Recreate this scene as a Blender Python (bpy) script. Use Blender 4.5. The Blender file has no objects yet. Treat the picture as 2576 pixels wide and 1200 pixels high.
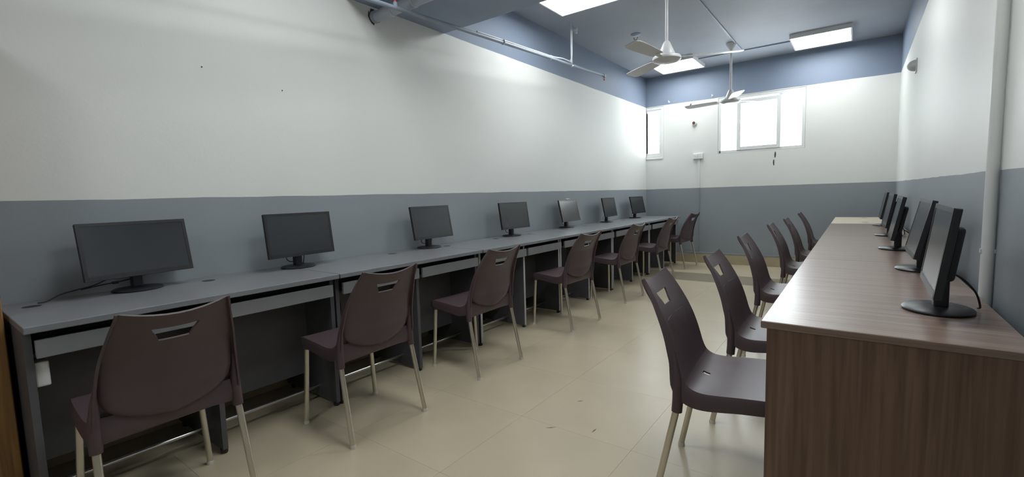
import bpy, bmesh, math, random
from mathutils import Vector, Matrix

random.seed(7)
SC = bpy.context.scene
COL = SC.collection
PI = math.pi

# ------------------------------------------------------------------ camera
cam_d = bpy.data.cameras.new('camera')
cam = bpy.data.objects.new('camera', cam_d)
COL.objects.link(cam)
R_ = Vector((0.80313, 0.59509, -0.02911)).normalized()
F_ = Vector((-0.59497, 0.7985, -0.09169)).normalized()
U_ = R_.cross(F_).normalized()
M = Matrix((R_, U_, -F_)).transposed().to_4x4()
M.translation = Vector((2.86028, 0.0, 1.14547))
cam.matrix_world = M
cam_d.sensor_fit = 'HORIZONTAL'
cam_d.sensor_width = 36.0
cam_d.lens = 1167.7129 / 2576 * 36.0
cam_d.clip_start = 0.02
SC.camera = cam

# ------------------------------------------------------------------ world and exposure
W = bpy.data.worlds.new('overcast_sky')
SC.world = W
W.use_nodes = True
bg = W.node_tree.nodes['Background']
bg.inputs['Color'].default_value = (0.93, 0.97, 1.0, 1)
bg.inputs['Strength'].default_value = 8.0
SC.view_settings.view_transform = 'Standard'
SC.view_settings.look = 'None'
SC.view_settings.gamma = 1.0
SC.view_settings.use_curve_mapping = False
SC.view_settings.exposure = 0.82
LAMP = 8.8            # emission of every lit ceiling panel

# room (metres): x across from the wall behind the grey desks, y into the room, z up
RW, RD, RH = 3.2477, 7.6621, 3.0
Y0 = -2.6
ZB, ZP = 2.5317, 1.1843      # blue band starts, grey dado ends

# ------------------------------------------------------------------ materials
MATS = {}
def mat(name, col, rough=.6, metal=0.0, var=0.06, scale=6.0, bump=0.0, bscale=200.0, spec=.5, coat=0.0):
    if name in MATS: return MATS[name]
    m = bpy.data.materials.new(name); m.use_nodes = True
    nt = m.node_tree; b = nt.nodes['Principled BSDF']
    b.inputs['Roughness'].default_value = rough
    b.inputs['Metallic'].default_value = metal
    b.inputs['Specular IOR Level'].default_value = spec
    b.inputs['Coat Weight'].default_value = coat
    tc = nt.nodes.new('ShaderNodeTexCoord')
    n = nt.nodes.new('ShaderNodeTexNoise'); n.inputs['Scale'].default_value = scale; n.inputs['Detail'].default_value = 5
    nt.links.new(tc.outputs['Object'], n.inputs['Vector'])
    r = nt.nodes.new('ShaderNodeValToRGB')
    r.color_ramp.elements[0].position = .3; r.color_ramp.elements[1].position = .7
    r.color_ramp.elements[0].color = [c * (1 - var) for c in col] + [1]
    r.color_ramp.elements[1].color = [min(1, c * (1 + var)) for c in col] + [1]
    nt.links.new(n.outputs['Fac'], r.inputs['Fac'])
    nt.links.new(r.outputs['Color'], b.inputs['Base Color'])
    if bump:
        n2 = nt.nodes.new('ShaderNodeTexNoise'); n2.inputs['Scale'].default_value = bscale; n2.inputs['Detail'].default_value = 2
        nt.links.new(tc.outputs['Object'], n2.inputs['Vector'])
        bp = nt.nodes.new('ShaderNodeBump'); bp.inputs['Strength'].default_value = bump; bp.inputs['Distance'].default_value = .002
        nt.links.new(n2.outputs['Fac'], bp.inputs['Height'])
        nt.links.new(bp.outputs['Normal'], b.inputs['Normal'])
    MATS[name] = m
    return m

def wood(name, dark, light, rough=.35, axis='Z', scale=1.0):
    m = bpy.data.materials.new(name); m.use_nodes = True
    nt = m.node_tree; b = nt.nodes['Principled BSDF']; b.inputs['Roughness'].default_value = rough
    tc = nt.nodes.new('ShaderNodeTexCoord'); mp = nt.nodes.new('ShaderNodeMapping')
    s = {'X': (1.2, 30, 30), 'Y': (30, 1.2, 30), 'Z': (30, 30, 1.2)}[axis]
    mp.inputs['Scale'].default_value = [v * scale for v in s]
    n = nt.nodes.new('ShaderNodeTexNoise'); n.inputs['Scale'].default_value = 2.2; n.inputs['Detail'].default_value = 7; n.inputs['Distortion'].default_value = .6
    r = nt.nodes.new('ShaderNodeValToRGB')
    r.color_ramp.elements[0].position = .3; r.color_ramp.elements[0].color = dark + (1,)
    r.color_ramp.elements[1].position = .7; r.color_ramp.elements[1].color = light + (1,)
    nt.links.new(tc.outputs['Object'], mp.inputs['Vector']); nt.links.new(mp.outputs['Vector'], n.inputs['Vector'])
    nt.links.new(n.outputs['Fac'], r.inputs['Fac']); nt.links.new(r.outputs['Color'], b.inputs['Base Color'])
    MATS[name] = m
    return m

def wall_paint():
    """white wall with a grey dado and a slate blue band under the ceiling, hand-cut paint lines"""
    m = bpy.data.materials.new('wall_paint'); m.use_nodes = True
    nt = m.node_tree; b = nt.nodes['Principled BSDF']
    b.inputs['Roughness'].default_value = .55; b.inputs['Specular IOR Level'].default_value = .35
    g = nt.nodes.new('ShaderNodeNewGeometry'); sep = nt.nodes.new('ShaderNodeSeparateXYZ')
    nt.links.new(g.outputs['Position'], sep.inputs[0])
    n = nt.nodes.new('ShaderNodeTexNoise'); n.inputs['Scale'].default_value = 2.5; n.inputs['Detail'].default_value = 4
    nt.links.new(g.outputs['Position'], n.inputs['Vector'])
    wob = nt.nodes.new('ShaderNodeMath'); wob.operation = 'MULTIPLY_ADD'; wob.inputs[1].default_value = .012; wob.inputs[2].default_value = -.006
    nt.links.new(n.outputs['Fac'], wob.inputs[0])
    zz = nt.nodes.new('ShaderNodeMath'); zz.operation = 'ADD'
    nt.links.new(sep.outputs['Z'], zz.inputs[0]); nt.links.new(wob.outputs[0], zz.inputs[1])
    n2 = nt.nodes.new('ShaderNodeTexNoise'); n2.inputs['Scale'].default_value = 1.3; n2.inputs['Detail'].default_value = 6
    nt.links.new(g.outputs['Position'], n2.inputs['Vector'])
    def two(c, v):
        r = nt.nodes.new('ShaderNodeValToRGB')
        r.color_ramp.elements[0].position = .3; r.color_ramp.elements[1].position = .7
        r.color_ramp.elements[0].color = [x * (1 - v) for x in c] + [1]; r.color_ramp.elements[1].color = list(c) + [1]
        nt.links.new(n2.outputs['Fac'], r.inputs['Fac']); return r.outputs['Color']
    white, grey, blue = two((.76, .77, .75), .03), two((.29, .322, .347), .08), two((.225, .275, .365), .06)
    def gt(v):
        c = nt.nodes.new('ShaderNodeMath'); c.operation = 'GREATER_THAN'; c.inputs[1].default_value = v
        nt.links.new(zz.outputs[0], c.inputs[0]); return c.outputs[0]
    m1 = nt.nodes.new('ShaderNodeMix'); m1.data_type = 'RGBA'; nt.links.new(gt(ZP), m1.inputs[0])
    nt.links.new(grey, m1.inputs[6]); nt.links.new(white, m1.inputs[7])
    m2 = nt.nodes.new('ShaderNodeMix'); m2.data_type = 'RGBA'; nt.links.new(gt(ZB), m2.inputs[0])
    nt.links.new(m1.outputs[2], m2.inputs[6]); nt.links.new(blue, m2.inputs[7])
    nt.links.new(m2.outputs[2], b.inputs['Base Color'])
    n3 = nt.nodes.new('ShaderNodeTexNoise'); n3.inputs['Scale'].default_value = 60; n3.inputs['Detail'].default_value = 3
    nt.links.new(g.outputs['Position'], n3.inputs['Vector'])
    bp = nt.nodes.new('ShaderNodeBump'); bp.inputs['Strength'].default_value = .12; bp.inputs['Distance'].default_value = .004
    nt.links.new(n3.outputs['Fac'], bp.inputs['Height']); nt.links.new(bp.outputs['Normal'], b.inputs['Normal'])
    return m

def emit(name, col, s):
    m = bpy.data.materials.new(name); m.use_nodes = True; nt = m.node_tree
    b = nt.nodes['Principled BSDF']
    b.inputs['Base Color'].default_value = (.8, .8, .8, 1)
    b.inputs['Emission Color'].default_value = col + (1,)
    b.inputs['Emission Strength'].default_value = s
    return m

def glass():
    m = bpy.data.materials.new('window_glass'); m.use_nodes = True; nt = m.node_tree
    nt.nodes.remove(nt.nodes['Principled BSDF'])
    o = nt.nodes['Material Output']
    t = nt.nodes.new('ShaderNodeBsdfTransparent'); t.inputs[0].default_value = (.96, .98, .98, 1)
    gl = nt.nodes.new('ShaderNodeBsdfGlossy'); gl.inputs['Roughness'].default_value = .03
    mx = nt.nodes.new('ShaderNodeMixShader'); mx.inputs[0].default_value = .06
    nt.links.new(t.outputs[0], mx.inputs[1]); nt.links.new(gl.outputs[0], mx.inputs[2]); nt.links.new(mx.outputs[0], o.inputs['Surface'])
    return m

WALL = wall_paint()
CEIL = mat('slate_ceiling_paint', (.31, .34, .395), .6, var=.08, scale=1.5, bump=.15, bscale=90)
BEAMP = mat('slate_blue_beam_paint', (.27, .335, .44), .6, var=.08, scale=1.5, bump=.15, bscale=90)
TILE = mat('beige_vitrified_tile', (.50, .43, .31), .3, var=.06, scale=3.0, spec=.45)
TILE2 = mat('taupe_border_tile', (.25, .215, .155), .3, var=.06, scale=3.0, spec=.45)
GROUT = mat('grout', (.40, .35, .26), .8)
SKIRT = mat('beige_skirting_tile', (.42, .355, .24), .4, var=.06)
UPVC = mat('white_upvc', (.74, .75, .75), .35, var=.01)
WHITE = mat('white_plastic', (.72, .72, .70), .4, var=.02)
GLASS = glass()
PLAST = mat('aubergine_plastic', (.074, .049, .056), .42, var=.08, scale=9, bump=.18, bscale=420, spec=.45)
STEEL = mat('satin_steel_tube', (.62, .58, .50), .32, metal=.85, var=.04)
CHROME = mat('chrome_tube', (.75, .75, .75), .2, metal=1.0, var=.03)
CAP = mat('clear_foot_cap', (.6, .58, .52), .4, var=.02)
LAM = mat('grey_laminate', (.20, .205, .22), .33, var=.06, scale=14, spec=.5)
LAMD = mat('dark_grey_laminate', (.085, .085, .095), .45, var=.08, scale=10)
TRAYM = mat('tray_grey_laminate', (.20, .20, .21), .45, var=.05, scale=10)
EDGE = mat('light_edge_band', (.42, .42, .42), .45, var=.03)
BLACK = mat('black_plastic', (.012, .013, .016), .38, var=.1, scale=30)
SCREEN = mat('dark_lcd_screen', (.020, .024, .029), .22, var=.04, scale=4, spec=.6)
CABLE = mat('black_cable', (.012, .012, .012), .5)
WCABLE = mat('white_cable', (.62, .64, .68), .4)
PIPEG = mat('grey_painted_pipe', (.28, .33, .41), .45, var=.1)
DRAIN = mat('grey_drain_pipe', (.40, .44, .50), .4, var=.06)
REDB = mat('red_glass_bulb', (.75, .05, .06), .3)
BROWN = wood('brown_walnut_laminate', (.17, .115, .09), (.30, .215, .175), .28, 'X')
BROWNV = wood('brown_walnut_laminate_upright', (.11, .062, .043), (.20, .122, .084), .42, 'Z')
BEIGE = mat('beige_laminate', (.58, .51, .39), .35, var=.03)
ORANGE = wood('orange_brown_wood', (.16, .075, .022), (.30, .155, .05), .4, 'Z')
FANW = mat('fan_white_enamel', (.66, .66, .67), .35, var=.02)
DARK = mat('dark_mark', (.06, .055, .05), .8)
CONDP = mat('painted_conduit', (.60, .62, .61), .4, var=.04)
BARK = mat('bark', (.10, .07, .05), .9)
LEAF = mat('leaf_green', (.10, .16, .05), .6, var=.3, scale=3)
LIT = emit('lit_panel_diffuser', (0.96, 1.0, 0.99), LAMP)

# ------------------------------------------------------------------ mesh helpers
class MB:
    def __init__(s): s.bm = bmesh.new()
    def box(s, x0, x1, y0, y1, z0, z1, bev=0.0, seg=2):
        r = bmesh.ops.create_cube(s.bm, size=1)
        for v in r['verts']:
            v.co = Vector(((x0 + x1) / 2 + v.co.x * (x1 - x0), (y0 + y1) / 2 + v.co.y * (y1 - y0), (z0 + z1) / 2 + v.co.z * (z1 - z0)))
        if bev:
            es = list({e for v in r['verts'] for e in v.link_edges})
            bmesh.ops.bevel(s.bm, geom=es, offset=bev, segments=seg, affect='EDGES', profile=.5)
        return s
    def rings(s, rings, close=True, cap=True):
        vs = [[s.bm.verts.new(p) for p in r] for r in rings]
        for a, b in zip(vs, vs[1:]):
            n = len(a)
            for i in range(n if close else n - 1):
                j = (i + 1) % n
                s.bm.faces.new((a[i], a[j], b[j], b[i]))
        if cap:
            for r in (vs[0], vs[-1]):
                try: s.bm.faces.new(r)
                except ValueError: pass
        return vs
    def tube(s, pts, r, seg=10, cap=True):
        pts = [Vector(p) for p in pts]; rs = r if isinstance(r, (list, tuple)) else [r] * len(pts)
        up = None; out = []
        for i, p in enumerate(pts):
            t = (pts[min(i + 1, len(pts) - 1)] - pts[max(i - 1, 0)]).normalized()
            if up is None: up = Vector((0, 0, 1)) if abs(t.z) < .9 else Vector((1, 0, 0))
            a = t.cross(up).normalized(); b = a.cross(t).normalized(); up = b
            out.append([p + a * (rs[i] * math.cos(2 * PI * k / seg)) + b * (rs[i] * math.sin(2 * PI * k / seg)) for k in range(seg)])
        s.rings(out, True, cap); return s
    def lathe(s, prof, seg=28, c=(0, 0), sx=1.0, sy=1.0):
        s.rings([[Vector((c[0] + r * sx * math.cos(2 * PI * k / seg), c[1] + r * sy * math.sin(2 * PI * k / seg), z)) for k in range(seg)] for r, z in prof]); return s
    def xform(s, m):
        bmesh.ops.transform(s.bm, matrix=m, verts=s.bm.verts[:]); return s
    def build(s, name, m, parent=None, smooth=40):
        bmesh.ops.recalc_face_normals(s.bm, faces=s.bm.faces[:])
        me = bpy.data.meshes.new(name); s.bm.to_mesh(me); s.bm.free()
        me.materials.append(m)
        if smooth:
            for p in me.polygons: p.use_smooth = True
            me.set_sharp_from_angle(angle=math.radians(smooth))
        o = bpy.data.objects.new(name, me); COL.objects.link(o)
        if parent: o.parent = parent
        return o

def spline(pts, n=8):
    P = [Vector(p) for p in pts]; out = []
    for i in range(len(P) - 1):
        a, b, c, d = P[max(i - 1, 0)], P[i], P[i + 1], P[min(i + 2, len(P) - 1)]
        for k in range(n):
            t = k / n
            out.append(.5 * ((2 * b) + (c - a) * t + (2 * a - 5 * b + 4 * c - d) * t * t + (3 * b - a - 3 * c + d) * t ** 3))
    out.append(P[-1]); return out

def tag(o, label, cat, group=None, kind=None):
    o['label'] = label; o['category'] = cat
    if group: o['group'] = group
    if kind: o['kind'] = kind
    return o
def thing(name, label, cat, loc=(0, 0, 0), rz=0.0, group=None):
    o = bpy.data.objects.new(name, None); COL.objects.link(o); o.empty_display_size = .1
    o.location = loc; o.rotation_euler = (0, 0, rz)
    return tag(o, label, cat, group)
def struct(o, label, cat):
    tag(o, label, cat); o['kind'] = 'structure'; return o
def dup(root, loc, rz, label=None):
    def cp(o, par):
        c = o.copy(); COL.objects.link(c); c.parent = par
        for ch in [q for q in COL.objects if q.parent == o]: cp(ch, c)
        return c
    r = cp(root, None); r.location = loc; r.rotation_euler = (0, 0, rz)
    if label: r['label'] = label
    return r

# ------------------------------------------------------------------ structure
# floor: a screed with tiles laid on it, rows .595 m, one row of darker border tiles
fl = struct(MB().box(-.2, RW + .2, Y0 - .2, RD + .2, -.1, -.004).build('floor', GROUT, smooth=0), 'polished beige tiled floor with one darker tile row before the far wall', 'floor')
PT = .595; XT = RW / 5.5
tile_meshes = {}
def tile(x0, x1, y0, y1, m):
    key = (round(x1 - x0, 4), round(y1 - y0, 4), m.name)
    if key not in tile_meshes:
        o = MB().box(.0004, x1 - x0 - .0004, .0004, y1 - y0 - .0004, -.01, 0).build('floor_tile', m, fl, smooth=0)
        tile_meshes[key] = o.data
    else:
        o = bpy.data.objects.new('floor_tile', tile_meshes[key]); COL.objects.link(o); o.parent = fl
    o.location = (x0, y0, 0)
ys = [6.045 + k * PT for k in range(-14, 3)]
ys = [Y0] + [y for y in ys if y > Y0 + .05] + [RD]
xs = [0] + [.30 + k * PT for k in range(5)] + [RW]
for ya, yb in zip(ys, ys[1:]):
    for xa, xb in zip(xs, xs[1:]):
        tile(xa, xb, ya, yb, TILE2 if abs(ya - 6.045) < .01 else TILE)

struct(MB().box(-.2, RW + .2, Y0 - .2, RD + .2, RH, RH + .15).build('ceiling', CEIL, smooth=0), 'slate grey-blue painted ceiling', 'ceiling')
struct(MB().box(-.2, 0, Y0 - .2, RD + .2, 0, RH).build('wall_left', WALL, smooth=0), 'long white wall with grey dado behind the grey desks', 'wall')
struct(MB().box(RW, RW + .2, Y0 - .2, RD + .2, 0, RH).build('wall_right', WALL, smooth=0), 'white wall with grey dado beside the brown desks', 'wall')
struct(MB().box(0, RW, Y0 - .2, Y0, 0, RH).build('wall_back', WALL, smooth=0), 'plain end wall opposite the windows', 'wall')
# far wall with two openings
W1 = (0.0, .292, 1.69, 2.522); W2 = (1.121, 2.253, 1.69, 2.522)
b = MB()
xs = [0, W1[1], W2[0], W2[1], RW]; zs = [0, W1[2], W1[3], RH]
for i in range(4):
    for j in range(3):
        if j == 1 and i in (0, 2): continue
        b.box(xs[i], xs[i + 1], RD, RD + .2, zs[j], zs[j + 1])
bmesh.ops.remove_doubles(b.bm, verts=b.bm.verts[:], dist=1e-5)
struct(b.build('wall_far', WALL, smooth=0), 'end wall with two high windows, grey dado below', 'wall')
struct(MB().box(0, RW, 2.0, 2.96, ZB, RH).build('ceiling_beam', BEAMP, smooth=0), 'wide slate grey-blue beam crossing the ceiling', 'beam')

def skirting(name, label, x0, x1, y0, y1, axis):
    o = struct(MB().box(x0, x1, y0, y1, 0, .138).build(name, GROUT, smooth=0), label, 'skirting')
    L0, L1 = (x0, x1) if axis == 'x' else (y0, y1)
    k = L0
    while k < L1 - .01:
        e = min(k + PT, L1)
        if axis == 'x': MB().box(k + .001, e - .001, y0 - .003, y0 + .004, .001, .14, .0015, 1).build('skirting_tile', SKIRT, o, smooth=0)
        elif x0 < 1: MB().box(x1 - .004, x1 + .003, k + .001, e - .001, .001, .14, .0015, 1).build('skirting_tile', SKIRT, o, smooth=0)
        else: MB().box(x0 - .003, x0 + .004, k + .001, e - .001, .001, .14, .0015, 1).build('skirting_tile', SKIRT, o, smooth=0)
        k = e
skirting('baseboard_far', 'beige tile skirting along the window wall', .0, RW, RD - .012, RD, 'x')
skirting('baseboard_left', 'beige tile skirting behind the grey desks', 0, .012, .22, RD - .016, 'y')
skirting('baseboard_right', 'beige tile skirting behind the brown desks', RW - .012, RW, Y0, RD - .016, 'y')

# windows: white frames, sliding sash, panes
def frame(b, x0, x1, z0, z1, y0, y1, w):
    b.box(x0, x0 + w, y0, y1, z0, z1, .003, 1); b.box(x1 - w, x1, y0, y1, z0, z1, .003, 1)
    b.box(x0 + w, x1 - w, y0, y1, z1 - w, z1, .003, 1); b.box(x0 + w, x1 - w, y0, y1, z0, z0 + w, .003, 1)
w1 = bpy.data.objects.new('window_1', None); COL.objects.link(w1); w1.location = (0, RD, 0)
struct(w1, 'narrow high white window in the corner by the grey desks', 'window')
b = MB(); frame(b, -.30, W1[1] - .002, W1[2] + .002, W1[3] - .002, .004, .075, .042)
for v in b.bm.verts: v.co.x = max(v.co.x, .002)
b.build('frame', UPVC, w1, smooth=0)
b = MB(); b.box(.215, .25, .012, .055, 1.732, 2.48, .003, 1); b.box(.002, .215, .012, .055, 2.44, 2.48, .003, 1); b.box(.002, .215, .012, .055, 1.732, 1.775, .003, 1)
b.build('sash', UPVC, w1, smooth=0)
MB().box(.002, .215, .03, .036, 1.775, 2.44).build('pane', GLASS, w1, smooth=0)
MB().box(-.0 + .002, .285, -.012, .03, 1.676, 1.692, .003, 1).build('sill', UPVC, w1, smooth=0)
w2 = bpy.data.objects.new('window_2', None); COL.objects.link(w2); w2.location = (0, RD, 0)
struct(w2, 'wide high white three-part sliding window', 'window')
b = MB(); frame(b, W2[0] + .002, W2[1] - .002, W2[2] + .002, W2[3] - .002, .004, .075, .042)
b.box(1.372, 1.402, .03, .075, 1.735, 2.48); b.box(1.925, 1.965, .03, .075, 1.735, 2.48)
b.build('frame', UPVC, w2, smooth=0)
b = MB(); frame(b, 1.385, 1.955, 1.722, 2.455, -.004, .03, .052); b.build('sash', UPVC, w2, smooth=0)
MB().box(1.435, 1.905, .012, .018, 1.77, 2.41).build('pane', GLASS, w2, smooth=0)
MB().box(1.163, 1.372, .05, .056, 1.732, 2.482).build('pane', GLASS, w2, smooth=0)
MB().box(1.965, 2.211, .05, .056, 1.732, 2.482).build('pane', GLASS, w2, smooth=0)
MB().box(1.405, 1.418, -.014, -.003, 2.02, 2.12, .003, 1).build('sash_handle', WHITE, w2, smooth=0)
MB().box(1.139, 1.16, -.004, .004, 1.70, 1.73).build('frame_stop', DARK, w2, smooth=0)

# ------------------------------------------------------------------ ceiling panels
def ceiling_panel(x, y, lit, label):
    t = thing('ceiling_light', label, 'ceiling light', (x, y, RH), 0, 'square ceiling light panels')
    b = MB(); s, w = .31, .014
    b.box(-s, s, -s, -s + w, -.05, 0); b.box(-s, s, s - w, s, -.05, 0); b.box(-s, -s + w, -s + w, s - w, -.05, 0); b.box(s - w, s, -s + w, s - w, -.05, 0)
    b.build('frame', UPVC, t, smooth=0)
    MB().box(-s + w, s - w, -s + w, s - w, -.047, -.03, .004, 1).build('diffuser', LIT if lit else WHITE, t, smooth=0)
    return t
ceiling_panel(.685, 7.075, True, 'glowing square ceiling panel near the window wall, above the grey desks')
ceiling_panel(2.44, 7.075, True, 'glowing square ceiling panel near the window wall, toward the brown desks')
ceiling_panel(.69, 3.985, True, 'glowing square ceiling panel just past the beam, above the grey desks')
ceiling_panel(2.44, 3.985, True, 'glowing square ceiling panel just past the beam, above the brown desks')
ceiling_panel(1.15, 1.45, True, 'added unseen glowing ceiling panel on the cupboard side of the beam, over the aisle')  # extra unseen panel, added to brighten the near part of the room
ceiling_panel(2.44, 1.45, True, 'glowing square ceiling panel on the cupboard side of the beam, above the brown desk end')
ceiling_panel(1.75, -1.2, True, 'added unseen fill light panel at the blank end wall')  # unseen panel behind the camera, added as fill for the near end

# ------------------------------------------------------------------ grey desks along the left wall
DP = .62
def grey_desk(label, loc, edge):
    L = 1.195
    t = thing('computer_desk', label, 'desk', loc, 0, 'grey computer desks in one row')
    wt = MB().box(.004, DP, .001, L, .725, .75, .003, 2).build('worktop', LAM, t, smooth=0)
    for gy in (.085, .735):
        MB().lathe([(.0, .7503), (.026, .7503), (.03, .7504), (.03, .7501)], 20, (.15, gy)).build('cable_grommet', BLACK, wt)
    for k, (ya, yb) in enumerate(((.003, .025), (L / 2 - .011, L / 2 + .011), (L - .026, L - .004))):
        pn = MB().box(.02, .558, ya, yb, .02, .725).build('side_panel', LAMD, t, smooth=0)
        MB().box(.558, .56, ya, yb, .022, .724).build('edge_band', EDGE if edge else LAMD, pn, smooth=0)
        for gx in (.08, .54): MB().lathe([(.014, 0), (.016, .004), (.016, .021)], 12, (gx, (ya + yb) / 2)).build('foot', BLACK, pn)
    for ya, yb in ((.03, L / 2 - .016), (L / 2 + .016, L - .031)):
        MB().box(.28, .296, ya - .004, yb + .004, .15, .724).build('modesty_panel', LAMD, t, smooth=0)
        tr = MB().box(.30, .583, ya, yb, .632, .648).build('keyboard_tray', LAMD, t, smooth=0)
        MB().box(.583, .6, ya - .002, yb + .002, .63, .695, .002, 1).build('tray_front', TRAYM, tr, smooth=0)
        MB().tube([(.38, ya - .005, .08), (.38, yb + .005, .08)], .009, 10).build('foot_rail', CHROME, t)
    return t
ordw = ['first', 'second', 'third', 'fourth', 'fifth', 'sixth', 'seventh']
DY = [.238 + 1.2 * k for k in range(6)]
for k, y in enumerate(DY):
    lab = {0: 'grey laminate computer desk standing against the orange-brown cupboard', 5: 'grey laminate computer desk at the window-wall end of its row'}.get(
        k, 'grey laminate computer desk, %s in its row from the orange-brown cupboard' % ordw[k])
    grey_desk(lab, (0 if k < 2 else .012, y, 0), k >= 2)

def socket_box(label, loc, s=.05):
    t = thing('socket_box', label, 'socket', loc, 0, 'socket boxes under the grey desks')
    MB().box(-.045, .045, 0, .038, -.045, .045, .005, 2).build('box', WHITE, t, smooth=0)
    for dx in (-.012, .012): MB().lathe([(.003, 0), (.003, .001)], 8).xform(Matrix.Translation((dx, .038, 0)) @ Matrix.Rotation(-PI / 2, 4, 'X')).build('socket_hole', BLACK, t)
socket_box('white power socket box under the third grey desk, on its middle panel', (.50, DY[2] + .609, .545))
socket_box('white power socket box under the fourth grey desk, on its end panel', (.50, DY[3] + .026, .545))
socket_box('white power socket box under the grey desk next to the cupboard', (.50, DY[0] + .026, .56))

# cupboard beside the first grey desk
t = thing('cupboard', 'tall orange-brown wooden cupboard at the end of the grey desks', 'cupboard', (.0, -.28, 0))
MB().box(.004, .33, -.48, .505, .0, 1.9, .003, 1).build('body', ORANGE, t, smooth=0)
for ya, yb, hy in ((-.478, .010, -.03), (.014, .503, .055)):
    d = MB().box(.331, .349, ya, yb, .06, 1.895, .003, 1).build('door', ORANGE, t, smooth=0)
    MB().tube([(.35, hy, .95), (.372, hy, .955), (.372, hy, 1.075), (.35, hy, 1.08)], .005, 8).build('handle', CHROME, d)

# ------------------------------------------------------------------ brown desks along the right wall
def brown_desk(label, y0, y1, top, side, grom, name='computer_desk', z=.75):
    t = thing(name, label, 'desk', (2.638, y0, 0), 0, 'desks in one row on the right wall')
    L = y1 - y0
    wt = MB().box(0, .574, .0005, L - .0005, z - .022, z, .002, 1).build('worktop', top, t, smooth=0)
    for g in grom: MB().lathe([(.0, z + .0003), (.026, z + .0003), (.03, z + .0004), (.03, z + .0001)], 20, (.297, g)).build('cable_grommet', BLACK, wt)
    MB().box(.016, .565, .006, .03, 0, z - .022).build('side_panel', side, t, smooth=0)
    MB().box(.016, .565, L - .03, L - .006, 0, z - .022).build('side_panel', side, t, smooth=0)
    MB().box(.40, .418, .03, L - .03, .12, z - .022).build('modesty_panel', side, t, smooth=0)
    MB().box(.20, .395, .05, L - .05, .60, .616).build('keyboard_tray', side, t, smooth=0)
    return t
BY = [1.537, 3.037, 4.537, 6.037]
for k in range(3):
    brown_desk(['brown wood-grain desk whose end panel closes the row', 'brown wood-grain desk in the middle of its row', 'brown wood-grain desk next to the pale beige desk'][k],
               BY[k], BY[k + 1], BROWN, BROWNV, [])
brown_desk('pale beige desk between the brown desks and the window wall', BY[3], 7.30, BEIGE, BEIGE, [.25, 1.05])

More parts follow.
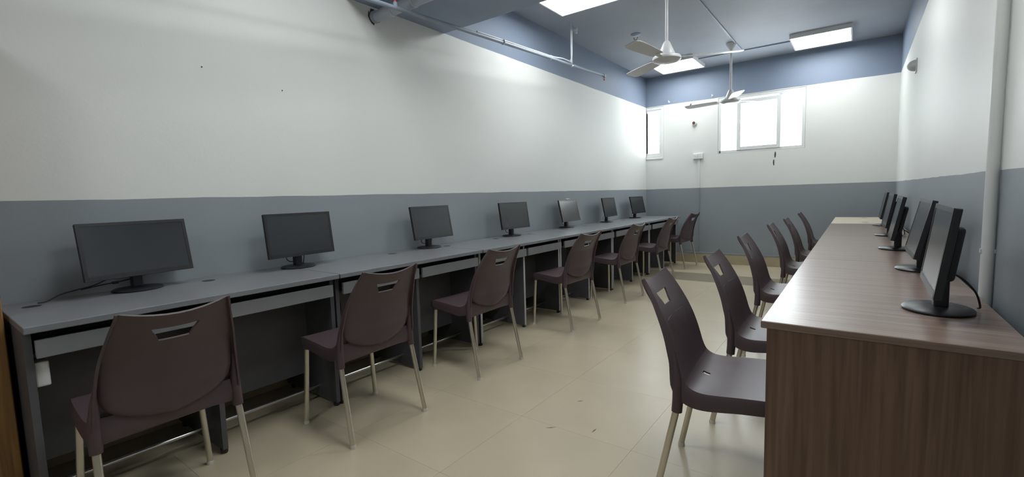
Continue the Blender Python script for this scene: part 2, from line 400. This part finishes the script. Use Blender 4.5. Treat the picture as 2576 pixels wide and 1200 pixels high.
# ------------------------------------------------------------------ chairs
def make_chair(label):
    t = thing('stacking_chair', label, 'chair', (0, 0, 0), 0, 'aubergine plastic chairs with steel legs')
    E = [(.444, .400, .186, .0, 0), (.450, .428, .192, .006, .0), (.439, .450, .198, .026, .002), (.41, .458, .206, .044, .005), (.36, .458, .212, .05, .009),
         (.28, .454, .216, .052, .013), (.21, .448, .218, .055, .015), (.165, .446, .218, .058, .014), (.130, .452, .216, .060, .012), (.105, .470, .213, .054, .010),
         (.090, .503, .210, .040, .011), (.080, .54, .207, .032, .014), (.069, .58, .203, .03, .017), (.052, .63, .197, .026, .02), (.030, .68, .19, .022, .021),
         (.003, .732, .178, .018, .022), (-.018, .768, .169, .014, .022), (-.043, .806, .158, .010, .022), (-.055, .823, .154, .004, .022)]
    n = 3
    def cr(k):
        i = min(int(k), len(E) - 2); f = k - i
        a, b_, c, d = E[max(i - 1, 0)], E[i], E[i + 1], E[min(i + 2, len(E) - 1)]
        return [.5 * (2 * b_[q] + (c[q] - a[q]) * f + (2 * a[q] - 5 * b_[q] + 4 * c[q] - d[q]) * f * f + (3 * b_[q] - a[q] - 3 * c[q] + d[q]) * f ** 3) for q in range(5)]
    rows = [cr(i / n) for i in range((len(E) - 1) * n + 1)]
    split = 9 * n
    def hv(z):
        k = max(0, min(1, (z - .722) / .043)); return .044 + .024 * k
    def surf(bm, r0, r1, holes):
        grid = []
        for i in range(r0, r1 + 1):
            u, z, hw, sk, c = rows[i]
            a = rows[max(i - 1, 0)]; d = rows[min(i + 1, len(rows) - 1)]
            tu, tz = d[0] - a[0], d[1] - a[1]; l = math.hypot(tu, tz); nu, nz = -tz / l, tu / l
            h = hv(z) / hw
            vs = [-1, -.93, -.83, -.68, -(.68 + h) / 2, -h, -h / 2, 0, h / 2, h, (.68 + h) / 2, .68, .83, .93, 1]
            top = max(0, (z - .70) / .12)
            row = [(u + nu * sk, -hw - .007, z + nz * sk), (u + nu * min(sk, .012), -hw - .005, z + nz * min(sk, .012))]
            for v in vs:
                w = 1 - v * v
                row.append((u + nu * c * w, v * hw, z + nz * c * w - .012 * top * w))
            row += [(u + nu * min(sk, .012), hw + .005, z + nz * min(sk, .012)), (u + nu * sk, hw + .007, z + nz * sk)]
            grid.append([bm.verts.new(p) for p in row])
        for i in range(len(grid) - 1):
            zc = (rows[r0 + i][1] + rows[r0 + i + 1][1]) / 2; uc = (rows[r0 + i][0] + rows[r0 + i + 1][0]) / 2
            for j in range(len(grid[0]) - 1):
                if holes == 'back' and .716 < zc < .768 and 7 <= j <= 10: continue
                if holes == 'seat' and i in (split - 4, split - 5) and j in (9,): continue
                bm.faces.new((grid[i][j], grid[i][j + 1], grid[i + 1][j + 1], grid[i + 1][j]))
    b = MB(); surf(b.bm, split, len(rows) - 1, 'back')
    bmesh.ops.recalc_face_normals(b.bm, faces=b.bm.faces[:])
    bmesh.ops.solidify(b.bm, geom=b.bm.faces[:], thickness=.007)
    # raised rounded shield low on the rear of the back
    eb = sorted([(r[1], r[0]) for r in rows[split - 2:]])
    def ub(z):
        if z < .52: return .088
        for (z0, u0), (z1, u1) in zip(eb, eb[1:]):
            if z0 <= z <= z1: return u0 + (u1 - u0) * (z - z0) / max(1e-6, z1 - z0)
        return eb[-1][1]
    rr = []
    for k in range(15):
        z = .428 + (.665 - .428) * (k / 14) ** 1.4
        q = max(0, min(1, (.55 - z) / .122)); hw = .197 * math.sqrt(max(.0004, 1 - q ** 2.6)) if z < .55 else .197 - .05 * (z - .55)
        fade = max(0, min(1, (.665 - z) / .13)); off = .009 + .018 * fade
        ring = []
        for v in (-1, -.96, -.85, -.6, -.3, 0, .3, .6, .85, .96, 1):
            e = .55 if abs(v) == 1 else (.9 if abs(v) == .96 else 1)
            ring.append((ub(z) - .021 * (1 - v * v) - off * e + (0.004 if k == 0 else 0), v * hw, z))
        for v in (.9, 0, -.9): ring.append((ub(z) - .021 * (1 - v * v) - .004, v * hw, z))
        rr.append(ring)
    b.rings(rr)
    b.build('backrest', PLAST, t, 50)
    b = MB(); surf(b.bm, 0, split, 'seat')
    bmesh.ops.recalc_face_normals(b.bm, faces=b.bm.faces[:])
    bmesh.ops.solidify(b.bm, geom=b.bm.faces[:], thickness=.006)
    for s in (-1, 1):
        b.tube([(.062, s * .203, .575), (.070, s * .207, .53), (.078, s * .210, .47), (.079, s * .212, .40), (.076, s * .213, .362)], [.005, .011, .017, .019, .0185], 12)
        b.tube([(.405, s * .186, .45), (.408, s * .19, .392)], [.019, .0175], 12)
    ap = []
    for z, u in ((.382, .078), (.40, .074), (.43, .073), (.47, .08)):
        ap.append([(u - .012 * (1 - v * v), v * .205, z + .012 * (1 - v * v) * (1 if z < .39 else 0)) for v in (-1, -.6, -.2, .2, .6, 1)] + [(u + .008 - .012 * (1 - v * v), v * .205, z + .012 * (1 - v * v) * (1 if z < .39 else 0)) for v in (1, .6, .2, -.2, -.6, -1)])
    b.rings(ap)
    b.build('seat', PLAST, t, 50)
    for s in (-1, 1):
        for top, foot in (((.076, s * .213, .374), (.0, s * .224, .012)), ((.408, s * .19, .404), (.416, s * .214, .012))):
            lg = MB().tube([top, foot], .0122, 14).build('leg', STEEL, t)
            d = (Vector(foot) - Vector(top)).normalized()
            MB().lathe([(.0145, 0), (.0145, .010), (.0132, .016)], 14, (foot[0], foot[1])).build('foot_cap', CAP, lg)
    return t

LCH = [(1.005, .545, 0), (1.016, 1.418, 0), (.992, 2.35, -1), (1.0, 3.552, -4.5), (.972, 4.71, -2.5), (.955, 5.885, 0), (.895, 7.10, -6)]
RCH = [(2.273, 1.825, 4.5), (2.315, 2.56, 1), (2.262, 3.66, 0), (2.278, 4.86, 0), (2.305, 5.765, 0), (2.325, 7.03, 0)]
first = None
for k, (x, y, a) in enumerate(LCH):
    lab = {0: 'aubergine plastic chair with steel legs at the grey desk beside the cupboard', 6: 'aubergine plastic chair standing before the window wall at the last grey desk'}.get(
        k, 'aubergine plastic chair at the grey desks, %s from the orange-brown cupboard' % ordw[k])
    if first is None:
        first = make_chair(lab); first.location = (x, y, 0); first.rotation_euler = (0, 0, PI + math.radians(a))
    else: dup(first, (x, y, 0), PI + math.radians(a), lab)
for k, (x, y, a) in enumerate(RCH):
    lab = {0: 'aubergine plastic chair tucked in right behind the brown desk end panel', 5: 'aubergine plastic chair at the pale beige desk'}.get(
        k, 'aubergine plastic chair at the brown desks, %s from their end panel' % ordw[k])
    dup(first, (x, y, 0), math.radians(a), lab)

# ------------------------------------------------------------------ monitors
def monitor(label, x, y, rz, tilt, cab, zc=.204, off=.05, z=.75):
    t = thing('monitor', label, 'monitor', (x, y, z), rz, 'black flat monitors')
    MB().lathe([(.095, .0), (.102, .003), (.102, .007), (.095, .012), (.03, .016), (.0, .016)], 36, (0, 0), .86, 1.0).build('base', BLACK, t)
    MB().box(-.024, .012, -.022, .022, .012, .20, .006, 2).build('neck', BLACK, t, smooth=0)
    T = Matrix.Translation((off, 0, zc)) @ Matrix.Rotation(-math.radians(tilt), 4, 'Y')
    w, h = .215, .1285
    b = MB(); b.box(-.019, -.002, -w, w, -h, h, .003, 2); b.box(-.046, -.018, -.135, .135, -.085, .075, .012, 3)
    ho = b.xform(T).build('housing', BLACK, t, smooth=0)
    b = MB(); e = .0145
    b.box(-.003, 0, -w + .0005, -w + e, -h, h); b.box(-.003, 0, w - e, w - .0005, -h, h)
    b.box(-.003, 0, -w + e, w - e, h - e, h); b.box(-.003, .0006, -w + e, w - e, -h, -h + .02)
    b.xform(T).build('bezel', BLACK, ho, smooth=0)
    MB().box(-.0022, -.0012, -w + e, w - e, -h + .02, h - e).xform(T).build('screen', SCREEN, t, smooth=0)
    for pts in cab:
        MB().tube([p + Vector((0, 0, .002)) for p in spline(pts, 8)], .0028, 8).build('cable', CABLE, t)
    return t
def back_cables(s):
    return [[(-.02, s * .055, .085), (-.03, s * .06, .05), (-.045, s * .065, .012), (-.06, s * .085, .004), (-.055, s * .12, .0035)],
            [(-.02, -s * .05, .085), (-.03, -s * .055, .055), (-.038, -s * .03, .035), (-.04, 0, .03), (-.04, s * .04, .022), (-.045, s * .075, .006)]]
LM = [(.696, .151, 6.8, 11.7, .952), (1.477, .183, 4.4, 7.0, .953), (2.577, .163, 2.7, 10.0, .957), (3.669, .175, -2.6, 8.5, .954), (4.822, .137, .9, 12.7, .953), (5.841, .179, 3.1, 11.3, .956), (6.844, .178, -4, 12.6, .954)]
for k, (y, xf, yaw, tilt, zc) in enumerate(LM):
    lab = {0: 'black monitor with trailing cables on the grey desk beside the cupboard', 6: 'black monitor on the grey desk closest to the window wall',
           4: 'black monitor with a white webcam clipped on top, on the grey desks'}.get(k, 'black monitor on the grey desks, %s from the orange-brown cupboard' % ordw[k])
    cab = back_cables(1)
    if k == 0:
        cab = [[(-.02, -.06, .10), (-.035, -.09, .07), (-.03, -.15, .045), (-.03, -.21, .035), (-.025, -.27, .025), (-.02, -.315, .006), (-.02, -.345, .004)],
               [(-.02, .08, .095), (-.035, .04, .06), (-.03, -.03, .048), (-.03, -.07, .044), (-.03, -.13, .04), (-.03, -.2, .032)]]
    m = monitor(lab, xf - .052 * math.cos(math.radians(yaw)), y - .052 * math.sin(math.radians(yaw)), math.radians(yaw), tilt, cab, zc - .75)
    if k == 0:
        MB().box(-.036, -.022, -.088, -.062, .039, .051, .003, 1).build('cable_connector', BLACK, m, smooth=0)
    if k == 4:
        wc = thing('webcam', 'small white webcam clipped on a monitor top', 'webcam', (xf - .028, y, zc + .1275), math.radians(yaw))
        MB().box(-.018, .012, -.035, .03, .0005, .012, .005, 2).build('body', WHITE, wc, smooth=0)
        MB().tube([(.011, 0, .006), (.015, 0, .006)], .004, 10).build('lens', BLACK, wc)
RM = [(1.945, 3.058, -.9, 7.2, .950), (2.83, 3.085, .5, 12.0, .95), (3.691, 3.047, -.3, 10.6, .948), (4.66, 3.05, 1.5, 9.9, .95), (5.82, 3.06, 0, 10, .95)]
for k, (y, xf, yaw, tilt, zc) in enumerate(RM):
    lab = {0: 'black monitor on the brown desk, first from the end panel', 4: 'black monitor on the brown desks, beside the pale beige desk'}.get(
        k, 'black monitor on the brown desks, %s from the end panel' % ordw[k])
    cab = [[(-.03, .03, .12), (-.055, .02, .10), (-.085, -.01, .06), (-.10, -.04, .014), (-.098, -.06, .004)]]
    monitor(lab, xf + .014, y - .012, PI + math.radians(yaw), tilt, cab, zc - .75, .014)

# ------------------------------------------------------------------ ceiling fans
def fan(label, x, y, a0):
    t = thing('ceiling_fan', label, 'ceiling fan', (x, y, 0), 0, 'white ceiling fans on long rods')
    MB().lathe([(.0, 3.0), (.062, 3.0), (.062, 2.985), (.03, 2.93), (.016, 2.905), (.0, 2.905)], 24).build('canopy', FANW, t)
    MB().tube([(0, 0, 2.92), (0, 0, 2.40)], .0125, 14).build('rod', FANW, t)
    MB().lathe([(.0, 2.425), (.018, 2.425), (.028, 2.415), (.052, 2.36), (.068, 2.325), (.071, 2.312), (.058, 2.305), (.0, 2.305)], 28).build('bell_cover', FANW, t)
    MB().lathe([(.0, 2.308), (.085, 2.306), (.112, 2.297), (.118, 2.287), (.118, 2.270), (.104, 2.258), (.07, 2.249), (.0, 2.246)], 32).build('motor', FANW, t)
    for k in range(3):
        a = math.radians(a0 + 120 * k)
        T = Matrix.Rotation(a, 4, 'Z') @ Matrix.Translation((0, 0, 2.283))
        br = MB().box(.09, .19, -.022, .022, -.003, .002).xform(T).build('blade_bracket', FANW, t, smooth=0)
        P = Matrix.Rotation(math.radians(9), 4, 'X')
        rings = []
        for r, w in ((.16, .048), (.2, .055), (.35, .064), (.5, .068), (.57, .066), (.595, .052), (.603, .03)):
            rings.append([(r, -w, 0), (r, w, 0), (r, w, .004), (r, -w, .004)])
        b = MB(); b.rings(rings); b.xform(T @ P).build('blade', FANW, t, 30)
fan('white ceiling fan hanging between the beam and the other fan', 1.505, 4.12, 22)
fan('white ceiling fan hanging before the wide window', 1.507, 6.62, 50)

# ------------------------------------------------------------------ services under the ceiling
t = thing('ceiling_conduit', 'thin grey conduit along the ceiling feeding the light panels', 'conduit')
b = MB(); b.box(1.548, 1.566, 2.965, 7.03, RH - .014, RH); b.build('conduit_run', PIPEG, t, smooth=0)
b = MB(); b.box(.985, 2.13, 7.03, 7.048, RH - .014, RH); b.build('conduit_branch', PIPEG, t, smooth=0)

t = thing('drain_pipe', 'thick grey drain pipe crossing under the beam into the white wall', 'pipe', (0, 2.245, 0))
z0, z1 = 2.464, 2.482
MB().tube([(.0, 0, z0), (RW, 0, z1)], .037, 24).build('pipe', DRAIN, t)
for x in (.2, .42, 1.6):
    zz = z0 + (z1 - z0) * x / RW
    MB().tube([(x - .1, 0, zz), (x + .01, 0, zz)], .0415, 24).build('coupling', DRAIN, t)
    MB().tube([(x + .008, 0, zz), (x + .012, 0, zz)], .0425, 24).build('coupling_ring', WCABLE, t)
MB().tube([(.0, 0, z0), (.025, 0, z0)], .043, 24).build('wall_collar', DRAIN, t)
def chip(label, pts, axis_mat, name='paint_chip', m=DARK):
    b = MB(); b.rings([[Vector((p[0], p[1], 0)) for p in pts], [Vector((p[0], p[1], .002)) for p in pts]])
    b.xform(axis_mat); o = b.build(name, m, smooth=0); return o
LW = Matrix(((0, 0, 1, 0), (1, 0, 0, 0), (0, 1, 0, 0), (0, 0, 0, 1)))     # (y, z) drawing on the left wall
def farw(x, z): return Matrix.Translation((x, RD - .0005, z)) @ Matrix(((1, 0, 0, 0), (0, 0, -1, 0), (0, 1, 0, 0), (0, 0, 0, 1)))
hole = chip('', [(-.03, .05), (-.042, .015), (-.05, .03), (-.058, -.01), (-.046, -.03), (-.03, -.05), (-.008, -.062), (.0, -.04), (.0, .05)], Matrix.Translation((.0, 2.245, 2.468)) @ LW, 'broken_plaster')
tag(hole, 'dark broken plaster around the drain pipe hole', 'plaster hole')

A = Vector((.388, 2.20, 2.398)); B_ = Vector((.25, 5.547, 2.619)); dirv = (B_ - A).normalized()
S0 = A - dirv * 2.6
t = thing('sprinkler_pipe', 'thin grey sprinkler pipe running along the white wall below the ceiling', 'sprinkler pipe')
MB().tube([S0, B_], .0145, 14).build('pipe', PIPEG, t)
MB().tube([B_ - dirv * .03, B_ + dirv * .018], .02, 14).build('elbow', PIPEG, t)
h = MB().tube([B_ + Vector((0, 0, .005)), B_ + Vector((0, 0, -.038))], [.015, .013], 14).build('sprinkler_head', PIPEG, t)
MB().tube([B_ + Vector((0, 0, -.038)), B_ + Vector((0, 0, -.062))], .008, 10).build('bulb', REDB, h)
MB().lathe([(.0, 0), (.02, 0), (.02, .002), (.0, .002)], 14).xform(Matrix.Translation(B_ + Vector((0, 0, -.04)))).build('deflector', WCABLE, h)
T0 = A - dirv * .09
h = MB().tube([T0, T0 + Vector((0, 0, .036))], [.017, .013], 14).build('sprinkler_head', PIPEG, t)
MB().tube([T0 + Vector((0, 0, .034)), T0 + Vector((0, 0, .062))], .009, 10).build('bulb', REDB, h)
H0 = A + dirv * ((4.64 - A.y) / dirv.y)
MB().tube([H0, Vector((H0.x, H0.y, RH))], .007, 10).build('hanger_rod', WCABLE, t)
MB().tube([H0 + dirv * -.012, H0 + dirv * .012], .021, 14).build('hanger_clamp', CHROME, t)
MB().tube([Vector((H0.x, H0.y, H0.z - .01)), Vector((H0.x, H0.y, H0.z + .06))], .014, 12).build('hanger_sleeve', WCABLE, t)
c0 = A + dirv * ((2.97 - A.y) / dirv.y); up = Vector((0, 0, .021))
pts = [c0 + up]
for f in (.2, .4, .6, .75): pts.append(c0 + (H0 - c0) * f + up)
pts += [c0 + (H0 - c0) * .86 + Vector((.012, 0, .03)), c0 + (H0 - c0) * .96 + Vector((.012, 0, .026)), H0 + Vector((.01, -.02, .03))]
pts += [H0 + Vector((.012, -.004, .12)), H0 + Vector((.012, 0, .3)), Vector((H0.x + .012, H0.y, RH - .002))]
MB().tube(spline(pts, 6), .007, 10).build('cable', WCABLE, t)['label'] = 'white cable strapped on top of the pipe'
for f in (.22, .72):
    q = c0 + (H0 - c0) * f
    MB().tube([q - dirv * .004 + Vector((0, 0, .006)), q + dirv * .004 + Vector((0, 0, .006))], .024, 14).build('cable_tie', WCABLE, t)
t = thing('junction_box', 'small pale round junction fitting on the ceiling beside the pipe hanger', 'junction box', (.25, 4.81, RH))
MB().lathe([(.0, 0), (.03, 0), (.03, -.02), (.022, -.026), (.0, -.026)], 18).build('body', WCABLE, t)
MB().tube([(0, 0, -.02), (.008, .0, -.05), (.02, .0, -.055)], [.018, .016, .010], 12).build('nozzle', WCABLE, t)
t = thing('ceiling_hook', 'dark bare fan hook plate on the ceiling', 'ceiling hook', (.70, 5.46, RH))
MB().lathe([(.0, 0), (.06, 0), (.06, -.006), (.035, -.02), (.0, -.02)], 20).build('plate', PIPEG, t)
MB().tube([Vector((.022 * math.cos(a), 0, -.045 + .024 * math.sin(a))) for a in [PI * (.15 - 1.3 * i / 14) for i in range(15)]], .006, 8).build('hook', STEEL, t)

# ------------------------------------------------------------------ things on the walls
t = thing('switch_board', 'white switch and socket plate on the white wall under the windows', 'switch', (.838, RD, 1.675))
MB().box(-.075, .075, -.03, -.0005, -.045, .045, .004, 2).build('back_box', WHITE, t, smooth=0)
for dx in (-.037, .037):
    pl = MB().box(dx - .034, dx + .034, -.036, -.03, -.038, .04, .002, 1).build('plate', UPVC, t, smooth=0)
    MB().box(dx - .008, dx + .008, -.039, -.036, -.012, .018, .001, 1).build('switch', WHITE, pl, smooth=0)
t = thing('wall_conduit', 'thin painted conduit running down from the switch plate to the skirting', 'conduit', (.855, RD, 0))
MB().box(-.011, .011, -.014, -.0005, ZP, 1.63).build('upper_casing', UPVC, t, smooth=0)
MB().box(-.011, .011, -.014, -.0005, .17, ZP).build('lower_casing', mat('grey_painted_casing', (.235, .265, .29), .5), t, smooth=0)
t = thing('wall_casing', 'grey cable casing lying along the top of the window-wall skirting', 'cable casing', (0, RD, .155))
MB().box(.64, RW - .02, -.016, -.0005, -.014, .014, .003, 1).build('casing', mat('grey_painted_casing', (.215, .245, .27), .5), t, smooth=0)
t = thing('wall_fitting', 'small round white wall fitting with a dark red centre', 'wall fitting', (.775, RD, 2.192))
M90 = Matrix.Rotation(PI / 2, 4, 'X')
MB().lathe([(.0, .0005), (.036, .0005), (.036, .03), (.028, .038), (.0, .038)], 20).xform(M90).build('body', UPVC, t)
MB().lathe([(.0, .038), (.022, .038), (.022, .042), (.0, .042)], 16).xform(M90).build('centre', mat('dark_red', (.12, .03, .03), .4), t)
for x, lab in ((.378, 'tiny white hook screwed to the blue band above the corner window'), (1.036, 'tiny white hook screwed to the blue band beside the wide window')):
    t = thing('wall_hook', lab, 'hook', (x, RD, 2.572))
    MB().lathe([(.0, .0005), (.014, .0005), (.014, .006), (.0, .006)], 14).xform(M90).build('rosette', UPVC, t)
    MB().tube(spline([(0, -.005, 0), (0, -.03, 0), (0, -.034, .012), (0, -.028, .02)], 5), .004, 8).build('hook', UPVC, t)
tag(chip('', [(-.022, -.035), (-.008, -.04), (.008, -.012), (.022, .03), (.02, .042), (.008, .034), (-.014, .004)], farw(.708, 2.463)), 'leaf-shaped dark chip in the white wall high above the switch plate', 'paint chip')
tag(chip('', [(-.006, -.04), (.004, -.042), (.011, .0), (.006, .042), (-.004, .042), (-.01, 0)], farw(1.894, 1.622)), 'upper of two dark slit marks in the wall below the wide window', 'paint chip')
tag(chip('', [(-.002, -.042), (.006, -.04), (.005, .042), (-.006, .042), (-.011, .0)], farw(1.879, 1.51)), 'lower of two dark slit marks in the wall below the wide window', 'paint chip')
for (y, z), lab in (((1.086, 1.885), 'tiny dark nail hole high on the long white wall, nearer the cupboard'), ((1.52, 1.83), 'tiny dark nail hole high on the long white wall, farther from the cupboard')):
    tag(chip('', [(.004 * math.cos(a), .004 * math.sin(a)) for a in [k * PI / 4 for k in range(8)]], Matrix.Translation((0, y, z)) @ LW, 'nail_hole'), lab, 'nail hole')

t = thing('wall_dome', 'small grey half-dome fixture high on the white wall above the brown desks', 'wall fixture', (RW, 5.60, 2.20))
MB().box(-.008, -.0005, -.06, .055, -.065, .055, .003, 1).build('back_plate', CONDP, t, smooth=0)
rings = []
for k in range(7):
    a = k / 6 * PI / 2
    rings.append([(-.008 - .06 * math.sin(a), .052 * math.cos(a) * math.cos(p), .05 * max(.05, math.cos(a)) * math.sin(p)) for p in [q * 2 * PI / 20 for q in range(20)]])
b = MB(); b.rings(rings); b.build('dome', mat('smoked_grey_cover', (.45, .47, .46), .35), t, 60)
t = thing('wall_pipe', 'vertical pale conduit on the white wall behind the brown desk', 'pipe', (RW - .019, 2.262, 0))
MB().tube([(0, 0, .0), (0, 0, RH)], .0175, 18).build('pipe', CONDP, t)
for z in (.9, 1.9, 2.7):
    MB().box(-.02, .0185, -.008, .008, z, z + .014).build('clip', CONDP, t, smooth=0)

# cables hanging under the grey desks
t = [o for o in COL.objects if o.name == 'computer_desk.001'][0]
MB().tube(spline([(.52, 1.475, .726), (.525, 1.48, .62), (.53, 1.486, .55), (.51, 1.49, .47), (.525, 1.49, .40), (.5, 1.50, .35), (.44, 1.52, .33), (.36, 1.56, .36), (.31, 1.58, .42)], 6), .004, 8).xform(Matrix.Translation((0, -DY[1], 0))).build('cable', CABLE, t)

# marks on the floor
for (x, y, l, a), lab in (((1.68, 1.86, .05, .1), 'dark scuff mark on a beige floor tile, longest of three'), ((1.66, 2.2, .035, .1), 'short dark scuff mark on a beige floor tile'), ((1.87, 1.95, .05, .9), 'slanting faint scuff mark on a beige floor tile')):
    b = MB(); b.rings([[(-l / 2, 0, .0001), (0, -.004, .0001), (l / 2, 0, .0001), (0, .004, .0001)], [(-l / 2, 0, .0006), (0, -.004, .0006), (l / 2, 0, .0006), (0, .004, .0006)]])
    o = b.build('floor_scuff', mat('scuff', (.16, .14, .11), .7), smooth=0); o.location = (x, y, 0); o.rotation_euler = (0, 0, math.radians(36) + a); tag(o, lab, 'scuff mark')

# ------------------------------------------------------------------ outside: a tree behind the corner window
t = thing('tree', 'leafy tree outside the corner window', 'tree', (-1.3, 12.2, -3.0))
MB().tube([(0, 0, 0), (.05, .02, 2.5), (-.03, .0, 4.4)], [.14, .1, .05], 10).build('trunk', BARK, t)
b = MB(); rnd = random.Random(3)
for k in range(900):
    v = Vector((rnd.gauss(0, 1), rnd.gauss(0, 1), rnd.gauss(0, 1))).normalized() * (rnd.random() ** .4)
    c = Vector((v.x * 1.5, v.y * 1.4, 4.55 + v.z * 1.25)); s = rnd.uniform(.05, .11)
    a = Vector((rnd.gauss(0, 1), rnd.gauss(0, 1), rnd.gauss(0, 1))).normalized(); d = a.orthogonal().normalized()
    vs = [b.bm.verts.new(c + a * s), b.bm.verts.new(c + d * s * .4), b.bm.verts.new(c - a * s), b.bm.verts.new(c - d * s * .4)]
    b.bm.faces.new(vs)
o = b.build('foliage', LEAF, t, smooth=0); o['kind'] = 'stuff'
